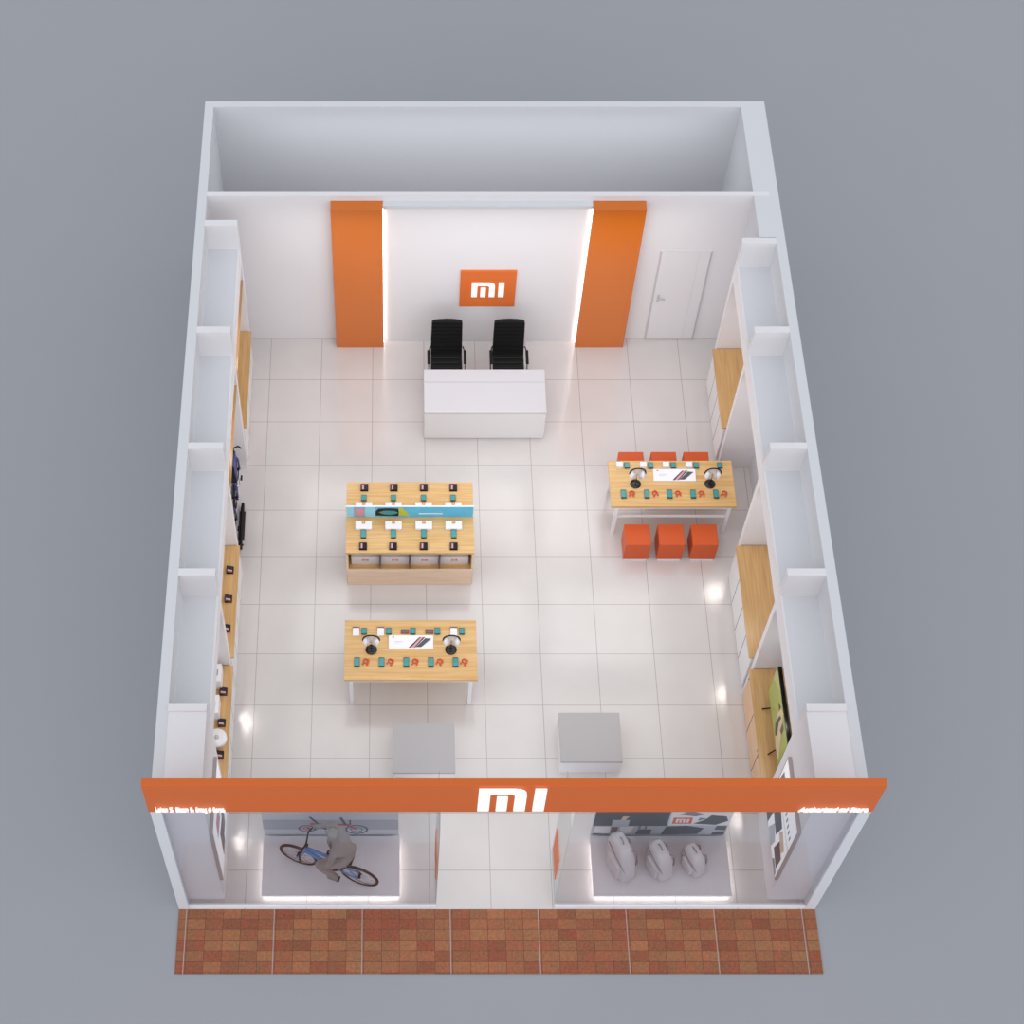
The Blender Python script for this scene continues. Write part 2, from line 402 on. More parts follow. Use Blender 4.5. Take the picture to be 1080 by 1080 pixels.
# ------------------------------------------------------------------ display cabinets in the bays
def cabinet(side, y0, y1, label, h=0.91, front=None, top=None, doors=4, group='cabinets in the wall bays'):
    """local frame: x = 0 at the front edge, growing to the wall; y along the wall"""
    sx = -1 if side == 'left' else 1
    fx = -1.83 if side == 'left' else 5.135
    wall = (XL + 0.13) if side == 'left' else (XR - 0.13)
    depth = abs(wall - fx) - 0.005
    c = thing('display_cabinet', label, 'cabinet', (fx, (y0 + y1) / 2, 0), 0, None)
    hl = (y1 - y0) / 2
    front = front or M['white']; top = top or M['woody']
    def bx(x0, x1, a0, a1, z0, z1, m, bev=0):
        lo, hi = sorted((sx * x0, sx * x1)); return (lo, hi, a0, a1, z0, z1, m, bev)
    MB().box(*bx(0.06, depth, -hl + 0.01, hl - 0.01, 0.0, h - 0.035, front)).build('body', c)
    MB().box(*bx(0.0, depth, -hl + 0.001, hl - 0.001, h - 0.035, h, top, 0.003)).build('countertop', c, 'golden oak countertop')
    w = 2 * hl / doors
    for k in range(doors):
        a = -hl + k * w
        dr = MB().box(*bx(0.035, 0.0595, a + 0.008, a + w - 0.008, 0.05, h - 0.045, front, 0.002)).build('door', c)
        if k % 2: ky = a + 0.05
        else: ky = a + w - 0.05
        if front is M['woodpaley']: MB().box(*bx(0.018, 0.0345, ky - 0.006, ky + 0.006, h - 0.22, h - 0.10, M['silver'])).build('handle', dr)
    for k in range(1, doors):
        MB().box(*bx(0.036, 0.0590, -hl + k * w - 0.006, -hl + k * w + 0.006, 0.05, h - 0.045, M['darkgap'])).build('gap', c, 'dark gap between doors')
    return c
cabinet('left', 7.26, 9.04, 'white cabinet with bare oak top in the rearmost left bay')
cabinet('left', 3.47, 5.24, 'white cabinet with oak top carrying three dark price displays and no boxes, left side')
cabinet('left', 1.61, 3.35, 'white cabinet with oak top carrying white boxes and a round white device, left front')
cabinet('right', 7.26, 8.71, 'white cabinet with bare oak top in the rearmost right bay')
cabinet('right', 3.47, 5.24, 'white cabinet with long bare oak top beside the orange stools, right side')
cabinet('right', 1.61, 3.35, 'all oak cabinet under the television in the right front bay', h=0.80, front=M['woodpaley'], doors=3)
# high shelves
def shelf(y0, y1, label):
    s = tag(MB().box(XL + 0.131, -1.875, y0, y1, 2.07, 2.10, M['woodshelf']).build('wall_shelf'), label, 'shelf', 'oak shelves high in the left bays')
shelf(7.251, 9.049, 'narrow oak shelf high in the rearmost left bay')
shelf(5.351, 7.149, 'narrow oak shelf high above the wall-mounted bicycles')

# ------------------------------------------------------------------ price displays
def price_display(loc, rz, label, group):
    p = thing('price_display', label, 'price display', loc, rz, group)
    MB().box(-0.055, 0.055, -0.05, 0.05, 0, 0.012, M['blackp']).hexa([(-0.055, -0.05, 0.012), (0.055, -0.05, 0.012), (0.055, 0.05, 0.012), (-0.055, 0.05, 0.012),
              (-0.055, -0.045, 0.02), (0.055, -0.045, 0.02), (0.055, 0.05, 0.05), (-0.055, 0.05, 0.05)], M['blackp']).build('body', p)
    b = MB()
    def q(x0, x1, t0, t1, m):
        f = lambda t: (-0.045 + 0.095 * t, 0.0205 + 0.030 * t)
        (ya, za), (yb, zb) = f(t0), f(t1)
        b.hexa([(x0, ya, za), (x1, ya, za), (x1, yb, zb), (x0, yb, zb), (x0, ya, za + 0.002), (x1, ya, za + 0.002), (x1, yb, zb + 0.002), (x0, yb, zb + 0.002)], m)
    q(-0.053, -0.032, 0.05, 0.95, M['maroon']); q(-0.030, -0.006, 0.15, 0.85, M['pink']); q(-0.004, 0.053, 0.05, 0.95, M['screen'])
    b.build('print', p, 'pink and dark red print')
    return p
PD = None
def put_pd(loc, rz, label, group):
    global PD
    if PD is None: PD = price_display(loc, rz, label, group); return PD
    return dup(PD, loc, rz, label, group)
OR3 = ['farthest from the shopfront', 'middle one of three', 'nearest the shopfront']
for k, y in enumerate((4.83, 4.37, 3.91)):
    put_pd((-1.945, y, 0.91), -PI / 2 * 0 + PI / 2, 'dark price display on the left cabinet without boxes, ' + OR3[k], 'price displays on the left cabinets')
for k, y in enumerate((2.95, 2.49, 2.03)):
    put_pd((-1.94, y, 0.91), PI / 2, 'dark price display on the left front cabinet with white boxes, ' + OR3[k], 'price displays on the left cabinets')

# white boxes and round device on the left front cabinet
b0 = thing('product_box', 'white product box with grey mark on left front cabinet, farther from the shopfront', 'box', (-2.07, 3.12, 0.91), 0, 'white boxes on the left front cabinet')
MB().box(-0.11, 0.11, -0.13, 0.13, 0, 0.24, M['card'], 0.004).build('carton', b0)
MB().box(0.03, 0.065, -0.045, 0.045, 0.2405, 0.242, M['g2']).build('mark', b0, 'grey printed mark')
dup(b0, (-2.08, 2.66, 0.91), 0, 'white product box with grey mark on left front cabinet, beside the round device')
rv = thing('round_device', 'round white disc shaped device on the left front cabinet', 'device', (-1.985, 2.25, 0.91))
MB().lathe([(0.0, 0), (0.125, 0), (0.13, 0.012), (0.13, 0.075), (0.122, 0.085), (0.03, 0.088), (0.001, 0.088)], (0, 0, 0), M['white']).build('body', rv)
MB().lathe([(0.001, 0.088), (0.03, 0.088), (0.03, 0.096), (0.001, 0.098)], (0, 0, 0), M['silver']).build('cap', rv)

# ------------------------------------------------------------------ television
tv = thing('television', 'flat television with green picture standing on the oak cabinet', 'television', (5.36, 2.42, 0.80))
MB().box(-0.02, 0.035, -0.56, 0.56, 0.10, 0.80, M['blackg'], 0.004).build('casing', tv)
sc = MB().box(-0.0235, -0.0205, -0.545, 0.545, 0.12, 0.785, M['lime'])
def scp(pts, m, d=0.002): sc.prism(pts, (-0.0236, 0, 0), (0, -1, 0), (0, 0, 1), d, m)
scp([(-0.545, 0.5), (-0.2, 0.785), (-0.545, 0.785)], M['limel'])
scp([(0.0, 0.72), (0.12, 0.78), (0.22, 0.62), (0.3, 0.5), (0.4, 0.36), (0.5, 0.2), (0.3, 0.14), (0.16, 0.2), (0.1, 0.4), (-0.02, 0.5)], M['gold'], 0.003)
scp([(0.05, 0.6), (0.12, 0.66), (0.1, 0.5), (0.2, 0.3), (0.14, 0.2), (0.02, 0.3)], M['g1'], 0.004)
scp([(-0.12, 0.62), (-0.02, 0.7), (-0.02, 0.6)], M['maroon'], 0.004)
scp([(0.2, 0.66), (0.28, 0.7), (0.3, 0.55), (0.22, 0.5)], M['brown'], 0.004)
sc.build('screen', tv, 'green picture with beige and dark figure')
for sy in (-0.33, 0.33):
    MB().tube([(-0.11, sy, 0.008), (0.0, sy * 0.9, 0.105), (0.12, sy, 0.008)], 0.009, M['blackp']).build('leg', tv)

# ------------------------------------------------------------------ reception desk and chairs
dk = thing('reception_desk', 'long white reception desk in front of the two black chairs', 'desk', (1.695, 7.68, 0))
MB().box(-0.905, 0.905, 0.0, 0.035, 0.03, 0.67, M['white'], 0.003).build('front_panel', dk)
MB().box(-0.90, 0.90, 0.02, 0.54, 0.0, 0.03, M['gapgrey']).build('plinth', dk)
for sx in (-1, 1):
    lo, hi = sorted((sx * 0.905, sx * 0.87)); MB().box(lo, hi, 0.035, 0.77, 0.03, 0.67, M['white'], 0.003).build('side_panel', dk)
MB().box(-0.912, 0.912, -0.012, 0.555, 0.67, 0.70, M['desktop'], 0.004).build('worktop', dk)
MB().box(-0.912, 0.912, 0.556, 0.79, 0.67, 0.71, M['desktop'], 0.004).build('rear_ledge', dk)

def office_chair(loc, label):
    c = thing('office_chair', label, 'chair', loc, 0, 'black office chairs behind the reception desk')
    b = MB()
    for k in range(5):      # padded ribs of the seat
        y = -0.24 + k * 0.098; b.box(-0.24, 0.24, y, y + 0.096, 0.44, 0.515, M['black'], 0.02, 3)
    b.build('seat', c)
    b = MB(); prof = []
    n = 8
    for k in range(n):
        t0, t1 = k / n, (k + 1) / n
        def P(t, off): return 0.25 + 0.13 * t + 0.05 * math.sin(t * PI) * 0.5 + off, 0.50 + 0.60 * t
        ya, za = P(t0 + 0.01, 0); yb, zb = P(t1 - 0.01, 0)
        w0 = 0.24 * (1 - 0.04 * t0); w1 = 0.24 * (1 - 0.04 * t1)
        b.hexa([(-w0, ya - 0.03, za), (w0, ya - 0.03, za), (w0, ya + 0.03, za), (-w0, ya + 0.03, za),
                (-w1, yb - 0.03, zb), (w1, yb - 0.03, zb), (w1, yb + 0.03, zb), (-w1, yb + 0.03, zb)], M['black'])
    b.prism([(-0.230, 0), (0.230, 0), (0.21, 0.03), (0.12, 0.045), (0, 0.052), (-0.12, 0.045), (-0.21, 0.03)], (0, 0.408, 1.095), (1, 0, 0), (0, 0.2, 0.98), 0.055, M['black'])
    b.build('backrest', c)
    for sx in (-1, 1):
        MB().box(sx * 0.275 - 0.022, sx * 0.275 + 0.022, -0.10, 0.16, 0.68, 0.71, M['black'], 0.01).build('armrest', c)
        MB().tube([(sx * 0.235, -0.06, 0.47), (sx * 0.28, -0.07, 0.49), (sx * 0.28, -0.06, 0.685), (sx * 0.28, 0.14, 0.69), (sx * 0.25, 0.26, 0.66)], 0.012, M['chrome']).build('arm_frame', c)
    b = MB().cyl((0, 0, 0.09), 0.028, 0.35, M['chrome'])
    b.build('gas_column', c)
    for k in range(5):
        a = 2 * PI * k / 5 + 0.3; ca, sa = math.cos(a), math.sin(a)
        l = MB().tube([(0, 0, 0.11), (ca * 0.28, sa * 0.28, 0.075)], [0.028, 0.016], M['chrome']).build('base_leg', c)
        MB().cyl((ca * 0.28 - 0.0, sa * 0.28 - 0.012, 0.028), 0.028, 0.024, M['blackp'], 'Y', 14).build('castor', l)
    return c
oc = office_chair((1.135, 8.68, 0), 'black ribbed office chair behind the desk, left of the wall sign')
dup(oc, (2.08, 8.68, 0), 0, 'black ribbed office chair behind the desk, nearer the white rear door')

# ------------------------------------------------------------------ phones and table goods
def phone(loc, label, group, rz=0.0, w=0.075, l=0.145):
    p = thing('mobile_phone', label, 'phone', loc, rz, group)
    MB().box(-w / 2, w / 2, -l / 2, l / 2, 0.012, 0.022, M['screen'], 0.003).build('body', p)
    MB().box(-w / 2 + 0.003, w / 2 - 0.003, -l / 2 + 0.014, l / 2 - 0.012, 0.0222, 0.0235, M['teal']).build('screen', p, 'teal screen')
    MB().cyl((0, 0, 0), 0.02, 0.0118, M['blackp']).build('stand', p)
    return p
PH = None
def put_phone(loc, label, group, short=False):
    global PH
    if PH is None: PH = phone(loc, label, group)
    o = PH if PH['label'] == label else dup(PH, loc, 0, label, group)
    if short: o.scale = (1, 0.72, 1)
    return o
def earphones(loc, label, group):
    e = thing('coiled_earphones', label, 'earphones', loc, random.uniform(-0.3, 0.3), group)
    pts = []
    for k in range(40):
        a = k / 40 * 2 * PI * 2.5; r = 0.030 + 0.012 * math.sin(k * 0.4)
        pts.append((r * math.cos(a), r * math.sin(a), 0.008 + 0.0004 * k))
    MB().tube(pts, 0.006, M['redorange'], 6).build('cable', e)
    for sx in (-1, 1):
        MB().ball((sx * 0.03, -0.038, 0.014), 0.014, 0.016, 0.014, M['redorange'], 10).build('earbud', e)
    MB().tube([(0.0, 0.03, 0.02), (0.04, 0.045, 0.012), (0.05, 0.0, 0.01), (0.03, -0.038, 0.014)], 0.004, M['redorange'], 6).build('lead', e)
    return e
EP = None
def put_ep(loc, label, group):
    global EP
    if EP is None: EP = earphones(loc, label, group); return EP
    return dup(EP, loc, random.uniform(-0.5, 0.5), label, group)
def headphones(loc, label_s, label_h, g):
    s = thing('headphone_stand', label_s, 'stand', loc, 0, 'headphone stands on the tables')
    MB().lathe([(0.001, 0), (0.078, 0), (0.08, 0.006), (0.078, 0.014), (0.03, 0.018), (0.001, 0.019)], (0, 0, 0), M['blackg'], 32).build('base', s, 'glossy black round base')
    MB().tube([(0, 0, 0.018), (0, 0, 0.35)], 0.008, M['chrome'], 12).build('pole', s)
    MB().tube([(-0.05, 0, 0.335), (-0.03, 0, 0.357), (0, 0, 0.362), (0.03, 0, 0.357), (0.05, 0, 0.335)], 0.012, M['silver'], 10).build('cradle', s)
    h = thing('headphones', label_h, 'headphones', (loc[0], loc[1], loc[2] + 0.225), 0, 'headphones hanging on the stands')
    pts = []
    for k in range(17):
        a = PI * k / 16; pts.append((-0.115 * math.cos(a), 0.0, 0.045 + 0.14 * math.sin(a) ** 0.8))
    MB().tube(pts, 0.010, M['black'], 10).build('headband', h, 'black headband')
    MB().tube([(p[0] * 0.9, p[1], p[2] - 0.018) for p in pts[2:-2]], 0.011, M['silver'], 8).build('headband_pad', h)
    for sx in (-1, 1):
        c = MB().ball((sx * 0.078, -0.01, 0.03), 0.036, 0.05, 0.075, M['card'], 16).build('ear_cup', h, 'white ear cup', smooth=True)
        MB().ball((sx * 0.042, -0.012, 0.02), 0.028, 0.045, 0.068, M['silver'], 14).build('ear_pad', c, smooth=True)
    return s, h
HS = None
def put_hp(loc, ls, lh):
    global HS
    if HS is None: HS = headphones(loc, ls, lh, None)
    else:
        dup(HS[0], loc, 0, ls); dup(HS[1], (loc[0], loc[1], loc[2] + 0.225), 0, lh)

def picture_stand(loc, label):
    t = thing('tabletop_sign', label, 'sign', loc, 0)
    MB().hexa([(-0.305, -0.09, 0), (0.305, -0.09, 0), (0.305, 0.10, 0), (-0.305, 0.10, 0),
               (-0.305, -0.09, 0.012), (0.305, -0.09, 0.012), (0.305, 0.10, 0.035), (-0.305, 0.10, 0.035)], M['card']).build('board', t)
    b = MB(); u = (1, 0, 0); v = Vector((0, 0.19, 0.023)).normalized(); o = (-0.305, -0.09, 0.0125)
    P = lambda pts, m, d=0.0012: b.prism(pts, o, u, v, d, m)
    P([(0.27, 0.012), (0.36, 0.012), (0.50, 0.165), (0.42, 0.165)], M['maroon'])
    P([(0.30, 0.012), (0.345, 0.012), (0.475, 0.165), (0.44, 0.165)], M['pink'], 0.002)
    P([(0.37, 0.02), (0.44, 0.02), (0.57, 0.145), (0.50, 0.15)], M['g1'])
    P([(0.44, 0.02), (0.46, 0.03), (0.585, 0.14), (0.57, 0.145)], M['g2'])
    P([(0.05, 0.158), (0.075, 0.158), (0.075, 0.175), (0.05, 0.175)], M['redorange'])
    P([(0.08, 0.10), (0.2, 0.10), (0.2, 0.106), (0.08, 0.106)], M['g3']); P([(0.08, 0.08), (0.17, 0.08), (0.17, 0.085), (0.08, 0.085)], M['g3'])
    b.build('print', t, 'printed picture of two slanted phones')
    return t

def card_item(loc, kind, label, group):
    t = thing('accessory_card', label, 'card', loc, 0, group)
    if kind == 0:
        MB().hexa([(-0.045, -0.06, 0), (0.045, -0.06, 0), (0.045, 0.04, 0), (-0.045, 0.04, 0), (-0.045, -0.06, 0.01), (0.045, -0.06, 0.01), (0.045, 0.04, 0.045), (-0.045, 0.04, 0.045)], M['card']).build('card', t)
        MB().box(-0.05, 0.05, 0.042, 0.056, 0, 0.05, M['brown']).build('back_rest', t, 'brown edge')
    elif kind == 1:
        MB().box(-0.055, 0.055, -0.03, 0.035, 0, 0.02, M['brown'], 0.003).build('case', t)
        MB().box(-0.045, 0.045, -0.002, 0.006, 0.0203, 0.022, M['pink']).build('label_strip', t)
    else:
        MB().box(-0.045, 0.045, -0.045, 0.045, 0, 0.06, M['card'], 0.003).build('carton', t)
        MB().box(-0.02, 0.02, 0.05, 0.056, 0, 0.05, M['brown']).build('back_rest', t)
    return t

def table(loc, w, dpt, label, stretch):
    t = thing('display_table', label, 'table', loc)
    MB().box(-w / 2, w / 2, -dpt / 2, dpt / 2, 0.705, 0.75, M['wood'], 0.003).build('tabletop', t, 'golden oak tabletop')
    for sx in (-1, 1):
        for sy in (-1, 1):
            x, y = sx * (w / 2 - 0.09), sy * (dpt / 2 - 0.035)
            MB().box(x - 0.025, x + 0.025, y - 0.025, y + 0.025, 0, 0.66, M['whitem'], 0.002).build('leg', t)
    b = MB()
    for sx in (-1, 1):
        x = sx * (w / 2 - 0.09); b.box(x - 0.025, x + 0.025, -dpt / 2 + 0.011, dpt / 2 - 0.011, 0.661, 0.7045, M['whitem'])
    for sy in (-1, 1):
        y = sy * (dpt / 2 - 0.035); b.box(-w / 2 + 0.116, w / 2 - 0.116, y - 0.022, y + 0.022, 0.665, 0.7045, M['whitem'])
    b.build('frame', t)
    if stretch:
        MB().box(-w / 2 + 0.116, w / 2 - 0.116, -dpt / 2 + 0.02, -dpt / 2 + 0.05, 0.42, 0.45, M['whitem']).build('stretcher', t)
    return t

T1 = 'on the front table before the pedestals'
T2 = 'on the table between the orange stools'
table((0.563, 3.672, 0), 1.806, 0.92, 'oak topped display table nearest the shopfront with phones and headphones', False)
table((4.352, 6.385, 0), 1.80, 0.79, 'oak topped display table between the orange stools near the right wall', True)
O5 = ['leftmost', 'second from left', 'middle', 'second from right', 'rightmost']
for tn, TT, xs0, y0, xs1, y1, cdx in (('one', T1, (-0.167, 0.168, 0.503, 0.837, 1.172), 3.472, (-0.075, 0.263, 0.595, 0.931, 1.266), 3.951, -0.11),
                                 ('two', T2, (3.64, 3.975, 4.305, 4.643, 4.971), 6.190, (3.722, 4.067, 4.398, 4.73, 5.075), 6.685, -0.11)):
    for k in range(5):
        put_phone((xs0[k], y0, 0.75), 'teal screened phone in front row ' + TT + ', ' + O5[k], 'phones ' + TT)
        put_phone((xs1[k], y1, 0.75), 'teal screened phone in rear row ' + TT + ', ' + O5[k], 'phones ' + TT, True)
        put_ep((xs0[k] + 0.115, y0 + 0.01, 0.75), 'coiled red orange earphones ' + TT + ', ' + O5[k], 'earphones ' + TT)
        TS = 'front table' if TT is T1 else 'stool table'
        if TT is T1: kd = (0, 0, 1, 1, 0)[k]
        else: kd = (2, 2, 2, 2, 0)[k]
        ds = ('white tilted card', 'small brown case', 'small white carton')[kd]
        if not (TT is T2 and k == 4):
            card_item((xs1[k] + cdx, y1 - 0.005, 0.75), kd, ds + ' by the ' + O5[k] + ' rear phone, ' + TS, 'accessories ' + TT)
put_hp((0.026, 3.67, 0.75), 'black headphone stand on the front table, left of the white sign', 'black and white headphones on the front table, left of the white sign')
put_hp((1.113, 3.67, 0.75), 'black headphone stand on the front table, right of the white sign', 'black and white headphones on the front table, right of the white sign')
put_hp((3.825, 6.37, 0.75), 'black headphone stand on the stool table, left of the white sign', 'black and white headphones on the stool table, left of the white sign')
put_hp((4.902, 6.37, 0.75), 'black headphone stand on the stool table, right of the white sign', 'black and white headphones on the stool table, right of the white sign')
picture_stand((0.568, 3.775, 0.75), 'white tilted sign with slanted phones in the middle of the front table')
picture_stand((4.40, 6.51, 0.75), 'white tilted sign with slanted phones in the middle of the stool table')

# stools
def stool(loc, label):
    s = thing('cube_stool', label, 'stool', loc, 0, 'orange cube stools at the table')
    MB().box(-0.185, 0.185, -0.175, 0.175, 0.045, 0.45, M['stool'], 0.008, 2).build('seat_block', s)
    MB().box(-0.165, 0.165, -0.165, 0.155, 0.0, 0.0445, M['card']).build('plinth', s, 'white recessed plinth')
    return s
st = None
O3 = ['left', 'middle', 'right']
for row, y, xs in (('front', 5.70, (3.845, 4.33, 4.81)), ('rear', 6.965, (3.845, 4.33, 4.81))):
    for k in range(3):
        lb = 'orange cube stool ' + ('before' if row == 'front' else 'behind') + ' the table, ' + O3[k] + ' one of that row'
        if st is None: st = stool((xs[k], y, 0), lb)
        else: dup(st, (xs[k], y, 0), 0, lb)

# ------------------------------------------------------------------ central display unit
g = thing('display_unit', 'oak display unit with open box compartments and a blue sign across its top', 'display unit', (0.56, 5.12, 0))
MB().box(-0.89, 0.89, 0.0, 0.03, 0.0, 0.42, M['woodpale'], 0.003).build('front_panel', g, 'pale oak front panel')
MB().box(-0.87, 0.87, 0.031, 1.21, 0.30, 0.33, M['wood']).build('lower_shelf', g)
MB().box(-0.87, 0.87, 0.031, 1.21, 0.0, 0.29, M['woodpale']).build('base', g)
MB().box(-0.87, 0.87, 0.70, 0.73, 0.331, 0.80, M['woodpale']).build('back_panel', g)
for sx in (-1, 1):
    lo, hi = sorted((sx * 0.902, sx * 0.872)); MB().box(lo, hi, 0.031, 1.21, 0.0, 0.80, M['woodpale'], 0.002).build('side_panel', g)
for x in (-0.4235, 0.0, 0.4235):
    MB().box(x - 0.006, x + 0.006, 0.034, 0.698, 0.331, 0.80, M['brown']).build('divider', g, 'thin dark divider')
MB().box(-0.905, 0.905, 0.035, 1.22, 0.805, 0.85, M['wood'], 0.003).build('tabletop', g, 'golden oak tabletop')
sg = thing('sign_board', 'long blue printed sign board standing across the display unit', 'sign', (0.56, 5.775, 0.85))
MB().box(-0.905, 0.905, -0.030, -0.008, 0.0, 0.275, M['card'], 0.003).build('board', sg, 'white board edge')
b = MB(); b.box(-0.895, 0.895, -0.034, -0.031, 0.01, 0.272, M['cyan'])
P = lambda pts, m, d=0.002: b.prism(pts, (-0.895, -0.034, 0.01), (1, 0, 0), (0, 0, 1), d, m)
P([(0.0, 0.0), (0.10, 0.0), (0.10, 0.262), (0.0, 0.262)], M['cyanl'])
P([(0.11, 0.04), (0.25, 0.02), (0.25, 0.24), (0.11, 0.23)], M['pink'], 0.003)
P([(0.26, 0.0), (0.40, 0.0), (0.40, 0.262), (0.26, 0.262)], M['cyanl'])
P([(0.41, 0.04), (0.73, 0.03), (0.74, 0.13), (0.73, 0.22), (0.60, 0.235), (0.45, 0.22), (0.41, 0.15)], M['screen'], 0.003)
P([(0.45, 0.13), (0.52, 0.08), (0.62, 0.06), (0.70, 0.09), (0.73, 0.13), (0.66, 0.17), (0.52, 0.17)], M['teal'], 0.0045)
P([(0.74, 0.05), (0.90, 0.05), (0.77, 0.25), (0.74, 0.25)], M['yellow'], 0.003)
P([(1.02, 0.08), (1.36, 0.08), (1.36, 0.10), (1.02, 0.10)], M['card'], 0.003)
b.build('print', sg, 'blue printed picture with dark device and yellow triangle')
GX = (-0.096, 0.327, 0.757, 1.180)
O4 = ['leftmost', 'second from left', 'second from right', 'rightmost']
wb = None; bb = None
def wbox(loc, label, group, w, dd, h, sc_=1.0):
    t = thing('phone_box', label, 'box', loc, 0, group)
    MB().box(-w / 2, w / 2, -dd / 2, dd / 2, 0, h, M['card'], 0.003).build('carton', t)
    m = MB(); m.box(-0.024 * sc_, 0.024 * sc_, dd * 0.12, dd * 0.12 + 0.048, h + 0.0003, h + 0.002, M['orangesign'])
    mi_logo(m, (-0.014, dd * 0.12 + 0.015, h + 0.002), (1, 0, 0), (0, 1, 0), 0.028, 0.018, 0.001, M['card'])
    m.build('logo', t, 'small orange logo')
    return t
for k, x in enumerate(GX):
    put_pd((x + 0.005, 6.23, 0.85), 0, 'dark price display behind the blue sign on the display unit, ' + O4[k], 'price displays on the display unit')
    put_pd((x - 0.005, 5.245, 0.85), 0, 'dark price display before the blue sign on the display unit, ' + O4[k], 'price displays on the display unit')
    put_phone((x, 6.06, 0.85), 'teal screened phone behind the blue sign on the display unit, ' + O4[k], 'phones on the display unit', True)
    put_phone((x, 5.455, 0.85), 'teal screened phone before the blue sign on the display unit, ' + O4[k], 'phones on the display unit')
    lb = 'white phone box before the blue sign on the display unit, ' + O4[k]
    if wb is None: wb = wbox((x, 5.59, 0.85), lb, 'white phone boxes on the display unit', 0.235, 0.13, 0.045)
    else: dup(wb, (x, 5.59, 0.85), 0, lb)
    dup(wb, (x, 5.905, 0.85), 0, 'white phone box behind the blue sign on the display unit, ' + O4[k])
for k in range(4):
    x = -0.075 + k * 0.4235
    t = thing('product_box', 'large white logo box in a lower compartment of the display unit, ' + O4[k], 'box', (x, 5.37, 0.331), 0, 'large white boxes in the compartments')
    MB().box(-0.200, 0.200, -0.10, 0.10, 0, 0.21, M['card'], 0.003).build('carton', t)
    m = MB().box(-0.045, 0.045, -0.104, -0.1005, 0.105, 0.145, M['orangesign'])
    mi_logo(m, (-0.03, -0.1045, 0.112), (1, 0, 0), (0, 0, 1), 0.06, 0.024, 0.001, M['card']); m.build('logo', t, 'small orange logo')

# ------------------------------------------------------------------ pedestals
def pedestal(loc, label):
    p = thing('display_pedestal', label, 'pedestal', loc, 0, 'low pedestals inside the entrance')
    MB().box(-0.41, 0.41, -0.358, 0.358, 0.0, 0.33, M['card'], 0.003).build('body', p)
    MB().box(-0.415, 0.415, -0.362, 0.362, 0.3305, 0.37, M['greytop'], 0.003).build('top', p, 'grey top board')
    return p
pp = pedestal((2.985, 2.545, 0), 'low white pedestal with grey top on the right of the entrance, nearer the stools')
dup(pp, (0.74, 2.385, 0), 0, 'low pedestal with grey top on the left of the entrance, before the front table')

# ------------------------------------------------------------------ window platforms with backdrops
def platform(x0, x1, label):
    p = thing('display_platform', label, 'platform', ((x0 + x1) / 2, 0.81, 0), 0, 'low window platforms')
    w = (x1 - x0) / 2
    MB().box(-w + 0.06, w - 0.06, -0.34, 0.40, 0, 0.085, M['white']).build('plinth', p)
    MB().box(-w, w, -0.40, 0.42, 0.0855, 0.12, M['plat'], 0.002).build('deck', p)
    s = MB(); s.box(-w + 0.02, w - 0.02, -0.385, -0.365, 0.062, 0.084, M['led'])
    for sx in (-1, 1):
        lo, hi = sorted((sx * (w - 0.015), sx * (w - 0.035))); s.box(lo, hi, -0.36, 0.38, 0.062, 0.084, M['led'])
    s.build('light_strip', p, 'glowing white light strip under the edge')
    return p
platform(-1.385, 0.41, 'low grey platform edged with light under the bicycle, behind the left shop window')
platform(2.925, 4.72, 'low grey platform edged with light under the backpacks, behind the right shop window')

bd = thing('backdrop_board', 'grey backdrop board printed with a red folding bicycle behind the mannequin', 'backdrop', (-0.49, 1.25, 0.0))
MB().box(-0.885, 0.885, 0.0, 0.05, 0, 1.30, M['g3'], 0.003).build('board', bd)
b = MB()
P = lambda pts, m, d=0.002: b.prism(pts, (-0.885, -0.001, 0), (1, 0, 0), (0, 0, 1), d, m)
P([(0, 0.30), (1.77, 0.30), (1.77, 0.62), (0, 0.62)], M['g25'], 0.001)  # darker grey band across the lower half of the board
def ring(cx, cz, r, m, t=0.014, d=0.003):
    n = 28
    for k in range(n):
        a0, a1 = 2 * PI * k / n, 2 * PI * (k + 1) / n
        P([(cx + r * math.cos(a0), cz + r * math.sin(a0)), (cx + r * math.cos(a1), cz + r * math.sin(a1)),
           (cx + (r - t) * math.cos(a1), cz + (r - t) * math.sin(a1)), (cx + (r - t) * math.cos(a0), cz + (r - t) * math.sin(a0))][::-1], m, d)
def bar(x0, z0, x1, z1, w, m, d=0.004):
    v = Vector((x1 - x0, z1 - z0)).normalized(); n = Vector((-v.y, v.x)) * w / 2
    P([(x0 - n.x, z0 - n.y), (x1 - n.x, z1 - n.y), (x1 + n.x, z1 + n.y), (x0 + n.x, z0 + n.y)], m, d)
ring(0.57, 0.33, 0.115, M['g1'], 0.022); ring(0.57, 0.33, 0.055, M['red'], 0.02)
ring(1.22, 0.30, 0.15, M['g1'], 0.022); ring(1.22, 0.30, 0.085, M['g2'], 0.02)
bar(0.62, 0.49, 1.12, 0.46, 0.055, M['red']); bar(0.72, 0.50, 0.62, 0.72, 0.03, M['g1']); bar(1.10, 0.46, 1.22, 0.30, 0.03, M['red'])
bar(0.57, 0.33, 0.84, 0.37, 0.025, M['g1']); bar(0.76, 0.46, 0.82, 0.34, 0.03, M['g1']); bar(1.08, 0.46, 1.02, 0.70, 0.035, M['g1']); bar(1.14, 0.46, 1.14, 0.62, 0.02, M['g1'])
ring(0.84, 0.36, 0.07, M['g1'], 0.03)
b.build('print', bd, 'printed red folding bicycle')

